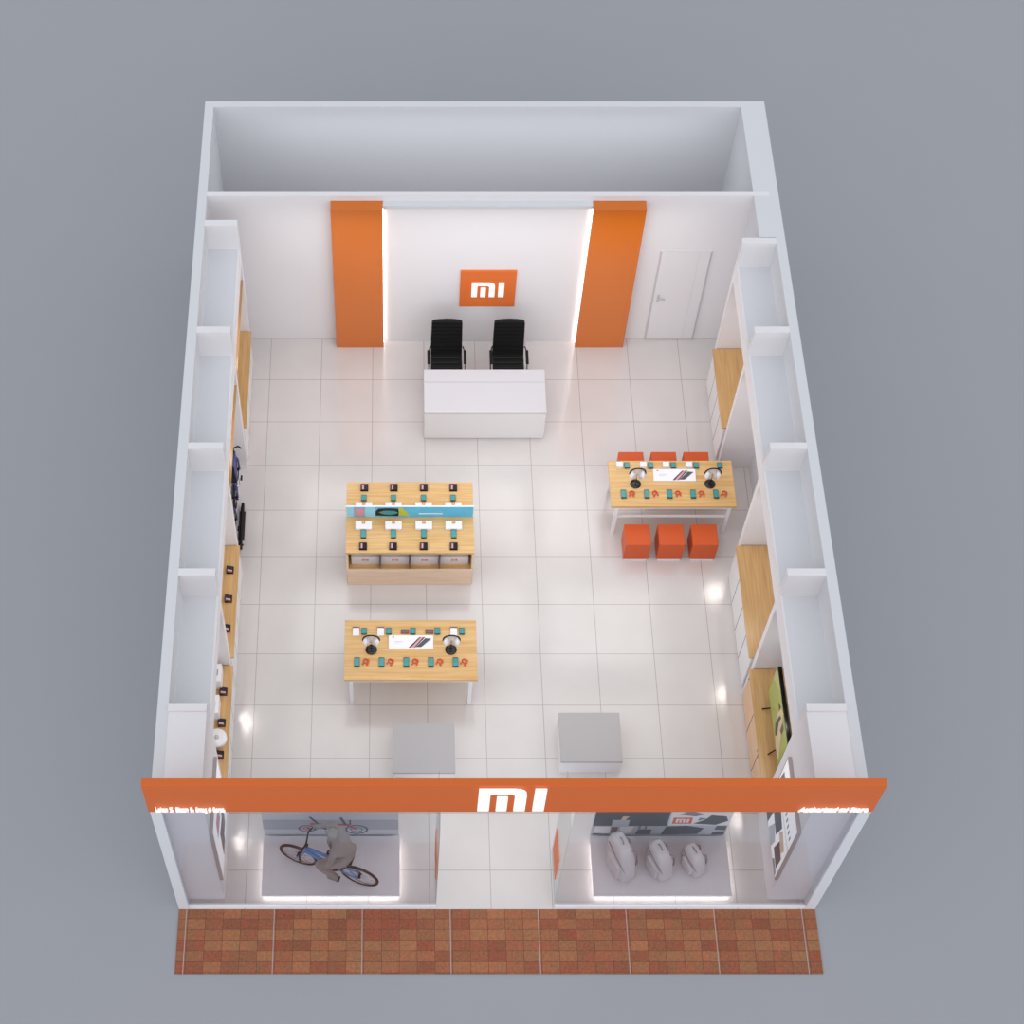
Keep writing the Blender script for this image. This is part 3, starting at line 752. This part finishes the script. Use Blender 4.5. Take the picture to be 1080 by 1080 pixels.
bd = thing('backdrop_board', 'backdrop board printed with a collage of grey gadgets behind the backpacks', 'backdrop', (3.825, 1.25, 0.0))
MB().box(-0.885, 0.885, 0.0, 0.05, 0, 1.30, M['g3'], 0.003).build('board', bd)
b = MB()
P([(0, 0.42), (0.96, 0.42), (0.96, 1.28), (0, 1.28)], M['g1'], 0.0015)
P([(0.24, 0.40), (0.46, 0.40), (0.46, 0.62), (0.24, 0.62)], M['g3'], 0.003)
P([(0.34, 0.62), (0.40, 0.62), (0.44, 0.74), (0.36, 0.74)], M['gold'], 0.003)
P([(0.02, 0.20), (0.22, 0.14), (0.26, 0.30), (0.22, 0.40), (0.04, 0.40)], M['card'], 0.003)
P([(0.02, 0.13), (0.24, 0.13), (0.24, 0.16), (0.02, 0.16)], M['g1'], 0.004)
P([(0.24, 0.18), (0.33, 0.18), (0.33, 0.38), (0.24, 0.38)], M['brown'], 0.003)
P([(0.36, 0.18), (0.50, 0.18), (0.54, 0.40), (0.36, 0.40)], M['card'], 0.003)
P([(0.58, 0.14), (0.78, 0.14), (0.78, 0.30), (0.60, 0.30)], M['g1'], 0.003)
P([(0.60, 0.32), (0.63, 0.32), (0.63, 0.42), (0.60, 0.42)], M['g2'], 0.003); P([(0.68, 0.32), (0.71, 0.32), (0.71, 0.42), (0.68, 0.42)], M['g2'], 0.003)
P([(0.80, 0.14), (0.90, 0.14), (0.92, 0.42), (0.80, 0.42)], M['g3'], 0.003)
P([(0.92, 0.13), (1.40, 0.15), (1.46, 0.34), (1.22, 0.42), (0.96, 0.40)], M['g1'], 0.003)
P([(0.98, 0.44), (1.77, 0.44), (1.77, 1.28), (0.98, 1.28)], M['card'], 0.0015)
P([(1.02, 0.50), (1.27, 0.50), (1.27, 0.70), (1.02, 0.70)], M['orangesign'], 0.003)
mi_logo(b, (-0.885 + 1.06, -0.0045, 0.54), (1, 0, 0), (0, 0, 1), 0.175, 0.12, 0.002, M['card'])
P([(1.30, 0.50), (1.60, 0.46), (1.74, 0.60), (1.70, 0.74), (1.50, 0.78), (1.44, 0.64)], M['g1'], 0.003)
P([(1.34, 0.60), (1.46, 0.66), (1.36, 0.70)], M['g2'], 0.003)
P([(1.08, 0.80), (1.30, 0.74), (1.42, 0.82), (1.20, 0.92)], M['g2'], 0.003)
P([(1.44, 0.16), (1.60, 0.14), (1.66, 0.40), (1.52, 0.40)], M['g3'], 0.003)
P([(1.60, 0.30), (1.75, 0.28), (1.75, 0.42), (1.62, 0.42)], M['g1'], 0.004)
P([(1.58, 0.13), (1.75, 0.13), (1.75, 0.24), (1.60, 0.22)], M['g1'], 0.004)
b.build('print', bd, 'printed collage of gadgets')

# wall posters on the front blocks
def side_poster(x, n, label):
    p = thing('wall_poster', label, 'poster', (x, 0.88, 0.75))
    lo, hi = sorted((0, n * 0.045)); MB().box(lo, hi, -0.50, 0.50, 0, 1.55, M['framegrey'], 0.003).build('frame', p, 'grey frame')
    lo, hi = sorted((n * 0.0452, n * 0.0462)); MB().box(lo, hi, -0.475, 0.475, 0.025, 1.525, M['lightbox']).build('panel', p, 'bright white panel')
    b = MB(); u = (0, n * 1, 0); o = (n * 0.0464, -n * 0.5, 0)
    def Q(pts, m, d=0.002): b.prism(pts, o, u, (0, 0, 1), d, m)
    if n < 0:
        # u runs from the rear (0) to the shopfront (1)
        Q([(0.03, 0.03), (0.22, 0.03), (0.26, 0.5), (0.03, 0.6)], M['g1']); Q([(0.30, 0.06), (0.55, 0.03), (0.60, 0.30), (0.40, 0.42)], M['g3'])
        Q([(0.22, 0.45), (0.55, 0.40), (0.62, 0.78), (0.30, 0.86)], M['g1']); Q([(0.08, 0.65), (0.26, 0.62), (0.30, 0.95), (0.10, 1.0)], M['gold'])
        Q([(0.64, 0.20), (0.90, 0.16), (0.92, 0.50), (0.70, 0.56)], M['maroon']); Q([(0.60, 0.60), (0.86, 0.54), (0.90, 0.72), (0.66, 0.80)], M['gold'])
        Q([(0.05, 1.05), (0.45, 1.0), (0.42, 1.22), (0.08, 1.28)], M['g2']); Q([(0.72, 0.04), (0.95, 0.04), (0.94, 0.12), (0.76, 0.14)], M['g2'])
        Q([(0.02, 0.90), (0.97, 0.90), (0.97, 0.94), (0.02, 0.94)], M['card'], 0.003)
        for k in range(5): Q([(0.55 + 0.08 * k, 1.05), (0.58 + 0.08 * k, 1.05), (0.58 + 0.08 * k, 1.15), (0.55 + 0.08 * k, 1.15)], M['g2'])
    else:
        Q([(0.30, 0.10), (0.50, 0.10), (0.62, 0.62), (0.34, 0.70)], M['brown']); Q([(0.55, 0.2), (0.7, 0.2), (0.8, 0.8), (0.6, 0.8)], M['g2'])
        Q([(0.2, 0.9), (0.5, 0.85), (0.5, 1.2), (0.25, 1.25)], M['pink']); Q([(0.6, 0.9), (0.85, 0.9), (0.85, 1.1), (0.6, 1.1)], M['maroon'])
    b.build('print', p, 'printed collage')
side_poster(-1.869, 1, 'white framed poster on the left wall just inside the shop window')
side_poster(5.199, -1, 'white framed gadget collage poster on the right wall just inside the shop window')

# ------------------------------------------------------------------ backpacks
def backpack(loc, rz, L_, T, Hh, label):
    p = thing('backpack', label, 'backpack', loc, rz, 'grey backpacks on the right window platform')
    b = MB(); l, t = L_ / 2, T / 2
    # soft body: stacked rounded sections, narrower at the top, leaning back along +y
    secs = [(0.0, 0.90, 0.85), (0.08, 1.0, 1.0), (0.35, 1.0, 1.0), (0.70, 0.90, 0.92), (0.90, 0.74, 0.74), (1.0, 0.48, 0.50)]
    rings = []; n = 24
    for z, a, c in secs:
        R = []
        for k in range(n):
            th = 2 * PI * k / n; cx, cy = math.cos(th), math.sin(th)
            e = 0.45
            R.append(b.bm.verts.new((math.copysign(abs(cx) ** e, cx) * t * c, math.copysign(abs(cy) ** e, cy) * l * a + z * Hh * 0.16, z * Hh)))
        rings.append(R)
    i0 = b.mi(M['pack'])
    for A, B in zip(rings, rings[1:]):
        for k in range(n):
            f_ = b.bm.faces.new([A[k], A[(k + 1) % n], B[(k + 1) % n], B[k]]); f_.material_index = i0; f_.smooth = True
    b.bm.faces.new(rings[0][::-1]); b.bm.faces.new(rings[-1])
    b.build('body', p)
    MB().box(-t - 0.035, -t * 0.86, -l * 0.62, l * 0.62, 0.03, Hh * 0.60, M['pack'], 0.025, 3).build('front_pocket', p)
    MB().tube([(-t * 0.9 - 0.005, -l * 0.93, Hh * 0.66), (-t * 0.98 - 0.004, 0, Hh * 0.70), (-t * 0.86 - 0.004, l * 0.95, Hh * 0.74)], 0.006, M['packdk'], 6).build('zip', p, 'dark zip line')
    for sy in (-0.45, 0.45):
        MB().tube([(t * 0.55, sy * l + 0.05, Hh * 0.93), (t * 1.2, sy * l + 0.03, Hh * 0.75), (t * 1.28, sy * l, Hh * 0.40), (t * 1.0, sy * l, Hh * 0.10)], 0.013, M['packdk'], 8).build('shoulder_strap', p)
    MB().tube([(0.0, -0.05 + Hh * 0.16, Hh * 0.99), (0.0, -0.03 + Hh * 0.16, Hh * 1.05), (0.0, 0.03 + Hh * 0.16, Hh * 1.05), (0.0, 0.05 + Hh * 0.16, Hh * 0.99)], 0.008, M['packdk'], 8).build('carry_handle', p)
backpack((3.30, 0.80, 0.12), 0.42, 0.48, 0.24, 0.66, 'largest grey backpack on the right window platform')
backpack((3.80, 0.79, 0.12), 0.45, 0.42, 0.23, 0.52, 'medium sized grey backpack, middle of the three')
backpack((4.25, 0.82, 0.12), 0.48, 0.36, 0.21, 0.40, 'smallest grey backpack on the right window platform')

# ------------------------------------------------------------------ bicycles
def bicycle(loc, rz, r, wb, label, fm, group=None, saddle_z=0.70, bar_z=0.76, barw=0.26, ped=0.15):
    """local frame: +x forward, wheels touch z = 0"""
    c = thing('bicycle', label, 'bicycle', loc, rz, group)
    h = wb / 2
    for nm, x in (('front', h), ('rear', -h)):
        n = 36
        w = MB().tube([(x + (r - 0.02) * math.cos(2 * PI * k / n), 0, r + (r - 0.02) * math.sin(2 * PI * k / n)) for k in range(n)], 0.02, M['tyre'], 8, True).build('wheel', c, 'black tyre')
        b = MB().tube([(x + (r - 0.042) * math.cos(2 * PI * k / n), 0, r + (r - 0.042) * math.sin(2 * PI * k / n)) for k in range(n)], 0.006, M['chrome'], 6, True)
        for k in range(20):
            a = 2 * PI * k / 20
            b.tube([(x + 0.015 * math.cos(a), (-1) ** k * 0.02, r + 0.015 * math.sin(a)), (x + (r - 0.045) * math.cos(a), 0, r + (r - 0.045) * math.sin(a))], 0.0022, M['chrome'], 4)
        b.build('spokes', w)
        MB().cyl((x, -0.035, r), 0.018, 0.07, M['blackp'], 'Y', 14).build('hub', w)
    bb_ = Vector((-0.06, 0, r + 0.02)); seat = Vector((-0.20, 0, saddle_z - 0.10)); ht = Vector((h * 0.70, 0, bar_z - 0.12)); hb = Vector((h * 0.77, 0, bar_z - 0.26)); rx = Vector((-h, 0, r))
    f_ = MB().tube([ht, hb], 0.026, fm, 10).tube([hb, bb_], 0.028, fm, 10).tube([ht + Vector((0, 0, -0.03)), seat + Vector((0.02, 0, -0.08))], 0.022, fm, 10).tube([bb_, seat], 0.018, fm, 10)
    for s_ in (-1, 1):
        o_ = Vector((0, s_ * 0.045, 0))
        f_.tube([rx + o_, bb_ + o_ * 0.4], 0.011, fm, 8).tube([rx + o_, seat + o_ * 0.3 + Vector((0, 0, -0.08))], 0.009, fm, 8)
    f_.build('frame', c)
    k_ = MB().tube([hb + Vector((0, 0, 0.005)), hb + Vector((0.01, 0, -0.05))], 0.018, fm, 8)
    for s_ in (-1, 1): k_.tube([hb + Vector((0.01, s_ * 0.02, -0.04)), (h * 0.86, s_ * 0.045, hb.z * 0.72 + r * 0.28), (h, s_ * 0.045, r)], 0.013, fm, 8)
    k_.build('fork', c)
    MB().tube([ht, ht + Vector((-0.02, 0, 0.10))], 0.014, M['blackp'], 8).tube([ht + Vector((-0.02, -barw, 0.13)), ht + Vector((0.03, -barw * 0.6, 0.11)), ht + Vector((0.0, 0, 0.10)), ht + Vector((0.03, barw * 0.6, 0.11)), ht + Vector((-0.02, barw, 0.13))], 0.012, M['blackp'], 8).build('handlebar', c)
    MB().tube([seat, seat + Vector((-0.02, 0, 0.09))], 0.013, M['chrome'], 8).build('seat_post', c)
    sd = MB().prism([(-0.12, -0.065), (-0.10, -0.075), (0.0, -0.04), (0.13, -0.018), (0.13, 0.018), (0.0, 0.04), (-0.10, 0.075), (-0.12, 0.065)], tuple(seat + Vector((-0.02, 0, 0.09))), (1, 0, 0), (0, 1, 0), 0.035, M['black'])
    sd.build('saddle', c)
    MB().cyl((bb_.x, 0.03, bb_.z), 0.075, 0.006, M['blackp'], 'Y', 24).tube([(bb_.x, -0.06, bb_.z), (bb_.x, 0.06, bb_.z)], 0.014, M['chrome'], 8).build('chainring', c)
    for s_ in (-1, 1):
        cr = MB().tube([(bb_.x, s_ * 0.06, bb_.z), (bb_.x - s_ * 0.09, s_ * 0.065, bb_.z - s_ * 0.08)], 0.008, M['chrome'], 6).build('crank', c)
        MB().box(bb_.x - s_ * 0.09 - 0.04, bb_.x - s_ * 0.09 + 0.04, s_ * 0.075 if s_ > 0 else -ped, ped if s_ > 0 else -0.075, bb_.z - s_ * 0.08 - 0.01, bb_.z - s_ * 0.08 + 0.01, M['blackp']).build('pedal', cr)
    return c
BA = math.atan2(0.34, -0.94)
BO = (-0.505, 0.722)
bicycle((BO[0], BO[1], 0.12), BA, 0.265, 0.845, 'blue bicycle ridden by the grey mannequin on the left window platform', M['blue'])

# mannequin (skinned skeleton in the bicycle's frame)
def mannequin():
    bm = bmesh.new(); lay = bm.verts.layers.skin.verify()
    cu, su = math.cos(BA), math.sin(BA)
    V = {}
    def J(n, u, v, z, r, r2=None):
        x = bm.verts.new((u * cu - v * su, u * su + v * cu, z)); x[lay].radius = (r, r2 or r); V[n] = x; return x
    def E(*ns):
        for a, b_ in zip(ns, ns[1:]): bm.edges.new((V[a], V[b_]))
    J('pelvis', -0.31, -0.02, 0.85, 0.105, 0.12); V['pelvis'][lay].use_root = True
    J('waist', -0.27, 0, 0.97, 0.095, 0.105); J('chest', -0.19, 0, 1.09, 0.125, 0.115); J('neck0', -0.14, 0, 1.18, 0.055); J('neck', -0.12, 0, 1.25, 0.045)
    J('head0', -0.10, 0, 1.33, 0.070); J('head1', -0.085, 0, 1.41, 0.092, 0.085); J('head2', -0.088, 0, 1.45, 0.074)
    E('pelvis', 'waist', 'chest', 'neck0', 'neck', 'head0', 'head1', 'head2')
    for s_, k in ((1, 'l'), (-1, 'r')):
        # the far hand holds the handlebar, the near one rests on the knee
        if k == 'r': sh, el, wr, pa, dn = (-0.15, -0.16, 1.12), (0.03, -0.27, 0.98), (0.20, -0.24, 0.86), (0.235, -0.235, 0.835), (0.03, -0.04)
        else: sh, el, wr, pa, dn = (-0.15, 0.16, 1.12), (-0.10, 0.24, 0.92), (0.00, 0.21, 0.80), (0.035, 0.205, 0.785), (0.03, -0.03)
        J(k + 'sh', *sh, 0.058); J(k + 'el', *el, 0.042); J(k + 'wr', *wr, 0.028); J(k + 'pa', *pa, 0.030, 0.022)
        E('chest', k + 'sh', k + 'el', k + 'wr', k + 'pa')
        for q, (dv, ln, rr) in enumerate(((-0.030, 0.85, 0.0085), (-0.010, 1.0, 0.009), (0.011, 0.95, 0.009), (0.031, 0.75, 0.008))):
            a, b_, c_ = k + 'f%da' % q, k + 'f%db' % q, k + 'f%dc' % q
            J(a, pa[0] + 0.035 * ln, pa[1] + dv, pa[2] - 0.005, rr); J(b_, pa[0] + 0.055 * ln, pa[1] + dv, pa[2] - 0.030, rr * 0.95); J(c_, pa[0] + 0.045 * ln, pa[1] + dv, pa[2] - 0.052, rr * 0.85)
            E(k + 'pa', a, b_, c_)
        J(k + 'ta', pa[0] - 0.01, pa[1] - s_ * 0.035, pa[2] - 0.018, 0.010); J(k + 'tb', pa[0] + 0.012, pa[1] - s_ * 0.045, pa[2] - 0.042, 0.0085)
        E(k + 'pa', k + 'ta', k + 'tb')
    # near (left) leg, far (right) leg
    J('lhip', -0.26, 0.09, 0.82, 0.095); J('lkn', 0.07, 0.18, 0.68, 0.066); J('lan', -0.13, 0.13, 0.31, 0.046); J('lhe', -0.17, 0.13, 0.25, 0.042); J('lto', -0.02, 0.135, 0.235, 0.036)
    J('rhip', -0.29, -0.11, 0.82, 0.10); J('rkn', 0.04, -0.17, 0.74, 0.062); J('ran', -0.05, -0.125, 0.42, 0.040); J('rhe', -0.09, -0.125, 0.375, 0.036); J('rto', 0.07, -0.13, 0.345, 0.030)
    E('pelvis', 'lhip', 'lkn', 'lan', 'lhe', 'lto'); E('pelvis', 'rhip', 'rkn', 'ran', 'rhe', 'rto')
    me = bpy.data.meshes.new('mannequin'); bm.to_mesh(me); bm.free()
    t = bpy.data.objects.new('tmp', me); COL.objects.link(t)
    t.modifiers.new('s', 'SKIN').use_smooth_shade = True
    sd = t.modifiers.new('d', 'SUBSURF'); sd.levels = 2; sd.render_levels = 2
    bpy.context.view_layer.update()
    m2 = bpy.data.meshes.new_from_object(t.evaluated_get(bpy.context.evaluated_depsgraph_get()))
    bpy.data.objects.remove(t)
    # face: nose, ears and brow shaped onto the head
    b = bmesh.new(); b.from_mesh(m2)
    def lump(u, v, z, ru, rv, rz_):
        c_ = (u * cu - v * su, u * su + v * cu, z)
        bmesh.ops.create_uvsphere(b, u_segments=10, v_segments=8, radius=1, matrix=Matrix.Translation(c_) @ Matrix.Rotation(BA, 4, 'Z') @ Matrix.Diagonal((ru, rv, rz_, 1)))
    lump(0.005, 0, 1.405, 0.018, 0.013, 0.025); lump(-0.008, 0, 1.365, 0.012, 0.026, 0.008); lump(-0.03, 0, 1.335, 0.02, 0.025, 0.018)
    for s_ in (-1, 1):
        lump(-0.09, s_ * 0.088, 1.41, 0.018, 0.010, 0.030); lump(-0.012, s_ * 0.032, 1.425, 0.014, 0.016, 0.010)
    b.to_mesh(m2); b.free()
    for p in m2.polygons: p.use_smooth = True; p.material_index = 0
    m2.materials.clear(); m2.materials.append(M['mann'])
    o = bpy.data.objects.new('mannequin', m2); COL.objects.link(o); o.location = (BO[0], BO[1], 0.12)
    tag(o, 'plain grey mannequin riding the blue bicycle behind the left shop window', 'mannequin')
mannequin()

# bicycles in the second left bay on their display board
db = thing('display_board', 'white board on a low plinth carrying bicycles in the second left bay', 'display board', (-2.0, 6.25, 0))
MB().box(-0.29, 0.02, -0.89, 0.89, 0, 0.12, M['plat'], 0.003).build('plinth', db)
MB().box(-0.22, -0.17, -0.88, 0.88, 0.121, 2.06, M['white'], 0.003).build('board', db)
bicycle((-2.00, 6.68, 0.13 - 0.01), PI / 2, 0.18, 0.50, 'navy bicycle in the second left bay, farther from the shopfront', M['navy'], 'navy bicycles in the left bay', 0.72, 0.86, 0.12, 0.10)
bicycle((-2.00, 5.80, 0.13 - 0.01), PI / 2, 0.18, 0.50, 'navy bicycle in the second left bay, nearer the shopfront', M['navy'], 'navy bicycles in the left bay', 0.72, 0.86, 0.12, 0.10)

# folded scooter on the floor before the plinth
ks = thing('kick_scooter', 'black folded kick scooter lying on the floor before the bicycle board', 'scooter', (-1.90, 6.10, 0))
MB().box(-0.045, 0.045, -0.28, 0.22, 0.075, 0.10, M['tyre'], 0.006).build('deck', ks)
for yy in (-0.34, 0.30): MB().cyl((-0.016, yy, 0.075), 0.074, 0.032, M['tyre'], 'X', 24).build('wheel', ks)
MB().tube([(0, 0.22, 0.09), (0, 0.30, 0.17), (0, 0.24, 0.19), (0, -0.42, 0.20)], 0.018, M['blackp'], 10).build('stem', ks)
MB().tube([(-0.05, -0.42, 0.20), (0.05, -0.42, 0.20)], 0.014, M['tyre'], 8).build('handlebar', ks)

# ------------------------------------------------------------------ light
w = bpy.data.worlds.new('World'); SC.world = w; w.use_nodes = True
nt = w.node_tree; bg = nt.nodes['Background']; bg.inputs['Color'].default_value = (0.90, 0.94, 1.0, 1)
# overcast sky, brighter on the street side (-Y)
tc = nt.nodes.new('ShaderNodeTexCoord'); sp_ = nt.nodes.new('ShaderNodeSeparateXYZ'); ml = nt.nodes.new('ShaderNodeMath'); ml.operation = 'MULTIPLY_ADD'
nt.links.new(tc.outputs['Generated'], sp_.inputs[0]); nt.links.new(sp_.outputs[1], ml.inputs[0]); ml.inputs[1].default_value = -0.55; ml.inputs[2].default_value = 1.0
nt.links.new(ml.outputs[0], bg.inputs['Strength'])
def area(x, y, z, sx, sy, p, col=(1.0, 0.93, 0.87), name='ceiling_light', spread=PI):
    l = bpy.data.lights.new(name, 'AREA'); l.shape = 'RECTANGLE'; l.size = sx; l.size_y = sy; l.energy = p; l.color = col; l.spread = spread
    o = bpy.data.objects.new(name, l); COL.objects.link(o); o.location = (x, y, z); return o
for y in (2.2, 4.2, 6.2, 8.3):
    for x in (-0.4, 1.67, 3.7): area(x, y, 3.15, 1.7, 1.4, 6.5 if y < 5 else (8.5 if y < 8 else 11), (1.0, 0.95, 0.91) if y < 5 else (1.0, 0.975, 0.965))
area(1.67, 10.5, 3.2, 6.5, 0.9, 18, (0.92, 0.95, 1.0), 'storeroom_fill_light')  # unseen fill lamp, added to brighten the walls of the back room
def spot(x, y, z, p, col=(1.0, 0.92, 0.84), r=0.10):
    l = bpy.data.lights.new('bay_downlight', 'SPOT'); l.energy = p; l.color = col; l.shadow_soft_size = r; l.spot_size = 2.3; l.spot_blend = 0.6
    o = bpy.data.objects.new('bay_downlight', l); COL.objects.link(o); o.location = (x, y, z)
for y, p in ((7.9, 7), (6.25, 7), (4.2, 14), (2.25, 14)): spot(-1.99, y, 2.66, p)
for y in (7.7, 6.5, 4.7, 2.6): spot(5.50, y, 2.66, 11)

# ------------------------------------------------------------------ camera
cam = bpy.data.cameras.new('camera'); co = bpy.data.objects.new('camera', cam); COL.objects.link(co)
cam.sensor_width = 36; cam.lens = 36 * 1874.58 / 1080; cam.shift_x = (540 - 417.33) / 1080; cam.clip_end = 200
co.location = (0.35865, -7.68933, 22.26816); co.rotation_euler = (0.563106, 0, 0)
SC.camera = co
SC.view_settings.view_transform = 'Standard'; SC.view_settings.look = 'None'; SC.view_settings.gamma = 1.0; SC.view_settings.use_curve_mapping = False
SC.view_settings.exposure = 0.0
